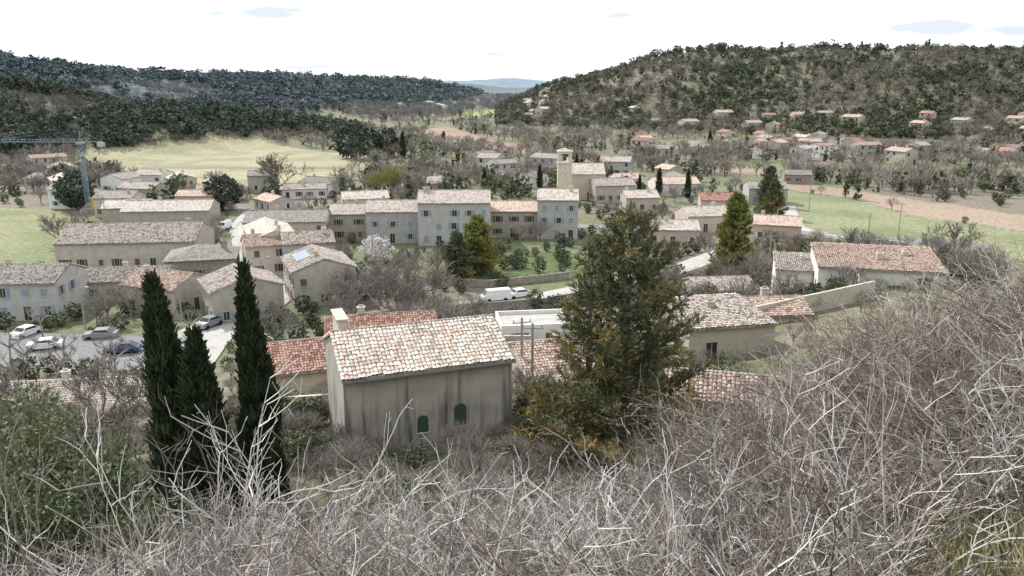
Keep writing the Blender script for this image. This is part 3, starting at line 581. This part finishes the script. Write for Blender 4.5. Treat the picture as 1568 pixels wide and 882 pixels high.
for x,y,h in ((-20,116,9),(-14,114,10),(-17,122,9),(-24,118,7),(62,120,8),(70,126,9),(55,128,8),(-29,240,9),(3,196,8),(-16,108,9),(-22,104,8),(20,112,8),(38,150,8),(-96,168,9),(-30,98,7)): place1('bare_tree',R.choice(TT),x,y,h*1.15,h,[LEAFG,TWIGG])
for x,y,h in ((-30,47,6),(-26,55,7),(-36,52,7),(-21,50,6),(-33,60,7),(-40,58,7),(-24,42,6),(-28,38,6),(3,52,5),(9,52,5)): place1('bare_tree',R.choice(TT),x,y,h*1.1,h,[LEAFG,TWIGG])
def pollard():
    out=[]; grow(0,np.zeros(3),np.array([0,0,1.]),2.6,.2,out,wob=.03); top=out[-1][1]
    for k in range(6):
        a=k*1.05+R.uniform(-.3,.3); d=np.array([math.cos(a),math.sin(a),.8]); d/=np.linalg.norm(d); o2=[]; grow(0,top,d,1.8,.11,o2,wob=.12); out+=o2; tip=o2[-1][1]
        for j in range(12): 
            dd=np.array([R.gauss(0,.5),R.gauss(0,.5),R.uniform(.3,1.2)]); dd/=np.linalg.norm(dd); grow(0,tip,dd,R.uniform(.6,1.5),.02,out,nseg=3)
    V,F=segs_from(out); return join([(V,F,np.repeat(rt(len(out),.4,1),6),1)])
PL=[pollard() for _ in range(3)]
for x,y in ((-67,92),(-60,91),(-53,90),(-47,89),(-72,96),(-63,103),(-56,88),(-50,85),(-44,84),(-42,100),(-68,87),(-76,92),(-48,80),(-54,82),(-62,84)):
    fulltree('pollarded_plane_tree',R.choice(PL),x,y,[LEAFG,TWIGG])
# ---------------- foreground thicket
def bramble(n=24,Ls=1.9,th_=1.,tw=.12):
    segl=[]
    for i in range(n):
        a=R.uniform(0,6.28); b=R.uniform(0,.45); p=np.array([b*math.cos(a),b*math.sin(a),-.1]); an=a+R.gauss(0,.6)
        d=np.array([math.cos(an)*.55,math.sin(an)*.55,1.]); d/=np.linalg.norm(d); L=Ls*R.uniform(.5,1.1); ns=12; r=R.uniform(.005,.010)*th_; g_=R.uniform(.03,.3); st=R.uniform(.0,1.)
        for j in range(ns):
            d=d+np.array([R.gauss(0,.13),R.gauss(0,.13),R.gauss(-g_*.75,.10)]); d/=np.linalg.norm(d); q=p+d*L/ns
            tn=st*(.45+.6*j/ns); segl.append((p,q,r*(1-.75*j/ns),r*(1-.75*(j+1)/ns),tn))
            if j>1:
                for k in range(1):
                    td=d*.6+np.array([R.gauss(0,.6),R.gauss(0,.6),R.gauss(.15,.5)]); td/=np.linalg.norm(td); pp=q; l2=R.uniform(tw,.5)*Ls/1.9; m=3
                    for t in range(m):
                        td=td+np.array([R.gauss(0,.22),R.gauss(0,.22),R.gauss(0,.22)]); td/=np.linalg.norm(td); pq=pp+td*l2/m; rr=.0036*th_**.6; segl.append((pp,pq,rr*(1-.15*t),rr*.9*(1-.15*t),tn+R.uniform(-.15,.15)))
                        if R.random()<.4:
                            sd=td+np.array([R.gauss(0,.7),R.gauss(0,.7),R.gauss(0,.7)]); sd/=np.linalg.norm(sd); segl.append((pq,pq+sd*R.uniform(.05,.16),.0028,.0018,tn))
                        pp=pq
            p=q
    P0=np.array([s[0] for s in segl]);P1=np.array([s[1] for s in segl]); V,F=segs(P0,P1,np.array([s[2] for s in segl]),np.array([s[3] for s in segl]))
    return V,F,np.repeat(np.array([s[4] for s in segl]),6)
BM=[];BT=[]
for i in range(6):
    V,F,T=bramble(); BM.append((mkmesh('bramble_grey',V,F,T+.15,mats=[STEM]),mkmesh('bramble_brown',V,F,T+.15,mats=[STEMR])))
for i in range(6):
    V,F,T=bramble(13,2.1,1.7,.2); BT.append((mkmesh('bramble_thick_grey',V,F,T+.15,mats=[STEM]),mkmesh('bramble_thick_brown',V,F,T+.1,mats=[STEMR])))
th=empty('bramble_thicket')
def shrub(x,y,sx,sz,brown,pool=BM):
    me=R.choice(pool)[1 if brown else 0]; o=obj('stems',me,(x,y,h1(x,y)),0,(sx*R.uniform(.9,1.2),sx*R.uniform(.9,1.2),sz),th); o.rotation_euler=(R.uniform(-.12,.12),R.uniform(-.12,.12),R.uniform(0,6.28))
def canopy(u): # thicket height profile across the slope
    return float(np.interp(u,[-.8,-.64,-.45,-.25,0,.12,.22,.30,.34,.42,.5,.64,.9],[.52,.52,.50,.50,.55,.55,.52,.45,.37,.30,.27,.215,.18]))
nsh=0
for i in range(1900):
    y=math.exp(R.uniform(math.log(2.4),math.log(30))); u=R.uniform(-.85,.9); x=u*(y+.5)
    if x>1.5 and y<4.4 and x>.55*y: continue
    hm=34-canopy(x/max(y,1))*y*.98-h1(x,y)
    if hm<.25: continue
    if x/y<.1 and y>11 and R.random()<.7: continue
    close=y<8.5
    if close and R.random()<.35: continue
    hgt=min(hm,.75+.12*y if x>1.5 else .6+.10*y)*R.uniform(.65,1.1); sz=hgt/1.85; sx=max(sz,.62)*(.8+.02*y)
    brown=(x>2 and y>5 and R.random()<.6) or R.random()<.3
    shrub(x,y,sx,sz,brown,BT if close and R.random()<.65 else BM); nsh+=1
for i in range(22): shrub(R.uniform(-3.6,-1.4),R.uniform(4.6,6.6),.8,R.uniform(.7,1.05),False,BT)
print('shrubs',nsh)
def tuft(n=70,L=.3):
    C=np.stack([rng.normal(size=n)*.12,rng.normal(size=n)*.12,np.zeros(n)],1); D=np.stack([rng.normal(size=n)*.5,rng.normal(size=n)*.5,np.ones(n)],1)
    V,F=cards(C,D,L*rt(n,.4,1.2),.008); return V,F,np.repeat(rt(n,0,1),4),np.zeros(n,int)
TU=[tuft() for _ in range(5)]
n=2600; Y=np.exp(rt(n,math.log(2),math.log(16))); X=rt(n,-.95,.95)*(Y+.5); s=rt(n,.6,1.3); scatter('dry_grass_tufts',TU,X,Y,s,s,[GRASSD])
n=1100; Y=rt(n,2,6); X=rt(n,.5,.95)*(Y+.6); s=rt(n,.7,1.3); scatter('dry_grass_bank',TU,X,Y,s,s,[GRASSD])
# evergreen bushes
def leafbush(n=6000,cs=.05,k=14):
    cc=rng.normal(size=(k,3))*np.array([.38,.38,.28])+np.array([0,0,.55]); i=rng.integers(0,k,n); d=unit(rng.normal(size=(n,3))); q=rt(n,.3,1)**.5
    C=cc[i]+d*q[:,None]*(.3 if k<20 else .2); C[:,2]=np.abs(C[:,2]); D=d+rng.normal(size=(n,3))*.7
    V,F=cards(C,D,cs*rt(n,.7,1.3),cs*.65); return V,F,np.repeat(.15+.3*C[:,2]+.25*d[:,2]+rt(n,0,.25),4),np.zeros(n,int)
IVY=mat_tone('foliage_ivy',[(0,(.016,.024,.012)),(.5,(.058,.08,.034)),(1,(.16,.185,.09))],rough=.5)
lbm=[mkmesh('leaf_bush',*t[:2],t[2],t[3],[IVY]) for t in [leafbush() for _ in range(3)]]
lbb=[mkmesh('leaf_bush_big',*t[:2],t[2],t[3],[IVY]) for t in [leafbush(26000,.022,34) for _ in range(3)]]
for x,y,s in ((-8.6,12,4.4),(-7.6,12.4,3.7),(-10,13.5,5.0),(-6.9,11.8,2.9),(-8.2,10.8,3.4),(-9.5,11.5,3.9),(-12.5,16,5.2),(-10.8,16,4.8),(-11,14.2,5.0)): obj('evergreen_bush',R.choice(lbb),(x,y,h1(x,y)-.3),R.uniform(0,6),(s*.75,s*.75,s))
for x,y,s in ((14,25,1.5),(15.5,26.5,1.7),(17.5,27,1.8),(12,25,1.2),(3,14,.6),(4.5,12,.6),(-2,44,1.4),(4,45,1.5),(9,38,1.5),(-13,45,1.6),(-17,48,1.8)): obj('evergreen_bush',R.choice(lbm),(x,y,h1(x,y)-.1),R.uniform(0,6),s)
# ---------------- cars
TYRE=flat('tyre',(.02,.02,.02)); 
def car(x,y,rz,c,dz=.12,van=False):
    e=empty('parked_car',(x,y,h1(x,y)+dz),rz); pts=[(-2.1,.35),(-2.1,.75),(-1.95,.95),(-1.1,1.02),(-.55,1.45),(.95,1.47),(1.7,1.0),(2.1,.9),(2.12,.4)] if not van else [(-2.3,.35),(-2.3,.9),(-2.1,1.1),(-1.5,1.9),(2.2,1.95),(2.3,1.0),(2.3,.35)]
    m=MB(); n=len(pts); m.add([(p[0],-.85+(.12 if p[1]>1.1 else 0),p[1]) for p in pts]+[(p[0],.85-(.12 if p[1]>1.1 else 0),p[1]) for p in pts],[tuple(range(n)),tuple(range(2*n-1,n-1,-1))]+[(i,n+i,n+(i+1)%n,(i+1)%n) for i in range(n)]); m.ob('body',c,e)
    g=MB()
    if not van:
        for sgn in(-1,1):
            g.add([(-.9,sgn*.835,1.06),(1.45,sgn*.835,1.06),(.9,sgn*.76,1.4),(-.5,sgn*.76,1.4)],[(0,1,2,3)])
        g.add([(-1.07,-.72,1.06),(-1.07,.72,1.06),(-.62,.66,1.43),(-.62,-.66,1.43)],[(0,1,2,3)]); g.add([(1.68,-.7,1.05),(1.68,.7,1.05),(1.05,.65,1.45),(1.05,-.65,1.45)],[(0,1,2,3)])
    else: g.add([(-2.07,-.75,1.18),(-2.07,.75,1.18),(-1.56,.7,1.86),(-1.56,-.7,1.86)],[(0,1,2,3)])
    g.ob('windows',GLASS,e); w=MB()
    for wx_ in(-1.3,1.3):
        for wy_ in(-.8,.8):
            v=[(wx_+.33*math.cos(t*.524),wy_-.1,.33+.33*math.sin(t*.524)) for t in range(12)]+[(wx_+.33*math.cos(t*.524),wy_+.1,.33+.33*math.sin(t*.524)) for t in range(12)]
            w.add(v,[tuple(range(12)),tuple(range(23,11,-1))]+[(t,(t+1)%12,12+(t+1)%12,12+t) for t in range(12)])
    w.ob('wheels',TYRE,e)
CW=flat('car_white',(.75,.75,.75),.3);CG=flat('car_grey',(.3,.31,.33),.3,.3);CB=flat('car_blue',(.07,.10,.17),.3);CR=flat('car_red',(.3,.03,.03),.3)
for x,y,rz,c,v in ((-66,104,1.3,CW,0),(-55,102.5,.2,CG,0),(-60,98,.3,CW,0),(-73,97,1.4,CG,0),(-49,96,.2,CB,0),(-40,113,1.2,CW,0),(-42.5,108,1.2,CG,0),(-65,196,1.3,CW,0),(-62,203,1.5,CB,0),(-68,188,1.5,CW,1),(-2.5,121,.3,CW,1),(1,123,.5,CW,0),(79,155,.2,CW,0),(-80,102,1.2,CW,0),(-57,172,1.15,CR,0)): car(x,y,rz,c,.14,v)
# crane
e=empty('tower_crane',(-114,215,0)); m=MB(); s=.45
for k in range(18):
    z=k*1.0
    for cx,cy in((-s,-s),(s,-s),(s,s),(-s,s)): m.beam((cx,cy,z),(cx,cy,z+1),.07)
    m.beam((-s,-s,z),(s,-s,z+1),.045); m.beam((s,s,z),(-s,s,z+1),.045); m.beam((s,-s,z),(s,s,z+1),.045); m.beam((-s,s,z),(-s,-s,z+1),.045)
m.box(-.9,.9,-.9,.9,18.003,18.5)
for k in range(32):
    x=-k*1.0
    for py in(-.4,.4): m.beam((x,py,18.6),(x-1,py,18.6),.06)
    m.beam((x,0,19.3),(x-1,0,19.3),.06); m.beam((x,-.4,18.6),(x-.5,0,19.3),.04); m.beam((x-.5,0,19.3),(x-1,.4,18.6),.04)
m.beam((0,0,18.5),(0,0,21.5),.1); m.beam((0,0,21.5),(-22,0,19.3),.03); m.beam((0,0,21.5),(6,0,18.7),.03); m.beam((0,0,18.7),(6,0,18.7),.12)
m.ob('lattice',flat('crane_blue',(.22,.30,.38),.5),e)
m=MB(); m.box(-1.6,1.6,-1.6,1.6,0,1.0); m.box(4.6,6.2,-.6,.6,17.4,18.5); m.ob('ballast',flat('concrete',(.4,.39,.36)),e)
m=MB(); m.box(.9,1.7,-.5,.5,.2,4.0); m.box(.9,3.0,-.7,.7,1.0,1.9); m.ob('yellow_drive',flat('crane_yellow',(.5,.32,.05)),e)
# poles
def pole(x,y,h,lamp=False):
    m=MB(); m.cyl(0,0,-.5,h,.13,.09,8)
    if lamp: m.beam((0,0,h-.1),(1.2,0,h+.2),.05); m.box(.9,1.6,-.15,.15,h+.12,h+.26)
    else: m.beam((-.8,0,h-.4),(.8,0,h-.4),.06); [m.cyl(k,0,h-.34,h-.15,.05,.04,6) for k in(-.7,0,.7)]
    m.ob('street_lamp' if lamp else 'utility_pole',flat('galvanised',(.33,.32,.3),.6),None,(x,y,h1(x,y)),R.uniform(-.6,.6))
for a in ((.8,62,6),(1.5,56,6.5),(82,168,9),(72,160,8),(80,215,8),(-30,185,7),(30,176,8),(60,235,8),(-92,180,8),(120,260,8),(40,122,7)): pole(*a)
for a in ((-48,112,6),(-60,108,6),(-41,128,6),(-54,168,6),(10,130,5),(60,180,6)): pole(*a,lamp=True)
# walls
def wallrun(name,pts,h,mat,th_=.3):
    m=MB()
    for (ax,ay),(bx,by) in zip(pts[:-1],pts[1:]):
        n=max(1,int(math.dist((ax,ay),(bx,by))/2.0))
        for i in range(n):
            x0=ax+(bx-ax)*i/n;y0=ay+(by-ay)*i/n;x1=ax+(bx-ax)*(i+1)/n;y1=ay+(by-ay)*(i+1)/n; d=Vector((x1-x0,y1-y0)).normalized(); nx,ny=-d.y*th_/2,d.x*th_/2
            z0,z1=h1(x0,y0),h1(x1,y1); v=[(x0-nx,y0-ny,z0-.8),(x1-nx,y1-ny,z1-.8),(x1+nx,y1+ny,z1-.8),(x0+nx,y0+ny,z0-.8),(x0-nx,y0-ny,z0+h),(x1-nx,y1-ny,z1+h),(x1+nx,y1+ny,z1+h),(x0+nx,y0+ny,z0+h)]
            m.add(v,[(3,2,1,0),(4,5,6,7),(0,1,5,4),(2,3,7,6)]+([(3,0,4,7)] if i==0 else [])+([(1,2,6,5)] if i==n-1 else []))
    m.ob(name,mat)
wallrun('garden_wall',[(-24,108),(-9,113),(6,117),(17,126)],1.6,WALL['stone']); wallrun('garden_wall',[(-16,135),(-4,131),(10,137)],1.3,WALL['stone'])
wallrun('terrace_wall',[(10,72),(20,76),(32,82),(40,86)],2.0,WALL['cream']); wallrun('terrace_wall',[(-20,60),(-12,58.5)],1.5,WALL['yellow'])
wallrun('field_wall',[(-85,120),(-66,116)],1.2,WALL['stone']); wallrun('courtyard_wall',[(-13,88),(2,83)],1.8,WALL['cream']); wallrun('roadside_wall',[(64,186),(72,172),(84,165)],1.0,WALL['white'])
wallrun('street_wall',[(-36,104),(-30,96),(-24,84)],1.8,WALL['cream']); wallrun('garden_wall',[(8,104),(22,106),(34,116)],1.5,WALL['cream'])
m=MB()
for i in range(14):
    x=-8+i*.85; y=43.6+i*.28; z=h1(x,y); m.beam((x,y,z-.2),(x,y,z+1.2),.03)
    if i<13:
        x2,y2=x+.85,y+.28; z2=h1(x2,y2)
        for q in(.3,.75,1.15): m.beam((x,y,z+q),(x2,y2,z2+q),.02)
m.ob('green_wire_fence',SHUT['green'])
# ---------------- light, sky, camera
w=bpy.data.worlds.new('World'); sc.world=w; w.use_nodes=True; nt=w.node_tree; bg=nt.nodes['Background']; bg.inputs[1].default_value=.15
sky=N(nt,'ShaderNodeTexSky',sky_type='NISHITA'); sky.sun_disc=False; EL=math.radians(43); AZ=math.radians(-42); sky.sun_elevation=EL; sky.sun_rotation=AZ; sky.dust_density=1
tc=N(nt,'ShaderNodeTexCoord'); mp=N(nt,'ShaderNodeMapping'); mp.inputs['Scale'].default_value=(1.6,1.6,9); mp.inputs['Location'].default_value=(.4,.2,.1)
nz=N(nt,'ShaderNodeTexNoise'); nz.inputs['Scale'].default_value=3.2; nz.inputs['Detail'].default_value=8; nz.inputs['Roughness'].default_value=.55
r=ramp(nt,[(.30,(.5,.5,.5)),(.42,(1,1,1))]); mx=N(nt,'ShaderNodeMix',data_type='RGBA'); mx.inputs[7].default_value=(9.0,9.3,9.8,1)
l=nt.links.new; l(tc.outputs['Generated'],mp.inputs[0]); l(mp.outputs[0],nz.inputs['Vector']); l(nz.outputs['Fac'],r.inputs[0]); l(r.outputs[0],mx.inputs[0]); l(sky.outputs[0],mx.inputs[6])
mp2=N(nt,'ShaderNodeMapping'); mp2.inputs['Scale'].default_value=(3,3,16); mp2.inputs['Location'].default_value=(1.7,.3,.6); nz2=N(nt,'ShaderNodeTexNoise'); nz2.inputs['Scale'].default_value=2.5; nz2.inputs['Detail'].default_value=6
r2=ramp(nt,[(.53,(0,0,0)),(.66,(.85,.85,.85))]); mx2=N(nt,'ShaderNodeMix',data_type='RGBA'); mx2.inputs[7].default_value=(4.9,5.4,6.1,1)
l(tc.outputs['Generated'],mp2.inputs[0]); l(mp2.outputs[0],nz2.inputs['Vector']); l(nz2.outputs['Fac'],r2.inputs[0]); l(r2.outputs[0],mx2.inputs[0]); l(mx.outputs[2],mx2.inputs[6]); l(mx2.outputs[2],bg.inputs[0])
sd=bpy.data.lights.new('sun','SUN'); sd.energy=5; sd.angle=math.radians(.53); sd.color=(1,.97,.92); so=obj('sun',sd)
dv=Vector((math.sin(AZ)*math.cos(EL),math.cos(AZ)*math.cos(EL),math.sin(EL))); so.rotation_euler=dv.to_track_quat('Z','Y').to_euler()
cd=bpy.data.cameras.new('camera'); cam=obj('camera',cd,(0,0,34)); cam.rotation_euler=(math.radians(75.6),0,0); cd.lens=28.24; cd.sensor_width=36; cd.clip_end=9000; cd.clip_start=.05; sc.camera=cam
sc.view_settings.view_transform='Standard'; sc.view_settings.look='None'; sc.view_settings.exposure=0
print('objs',len(bpy.data.objects))
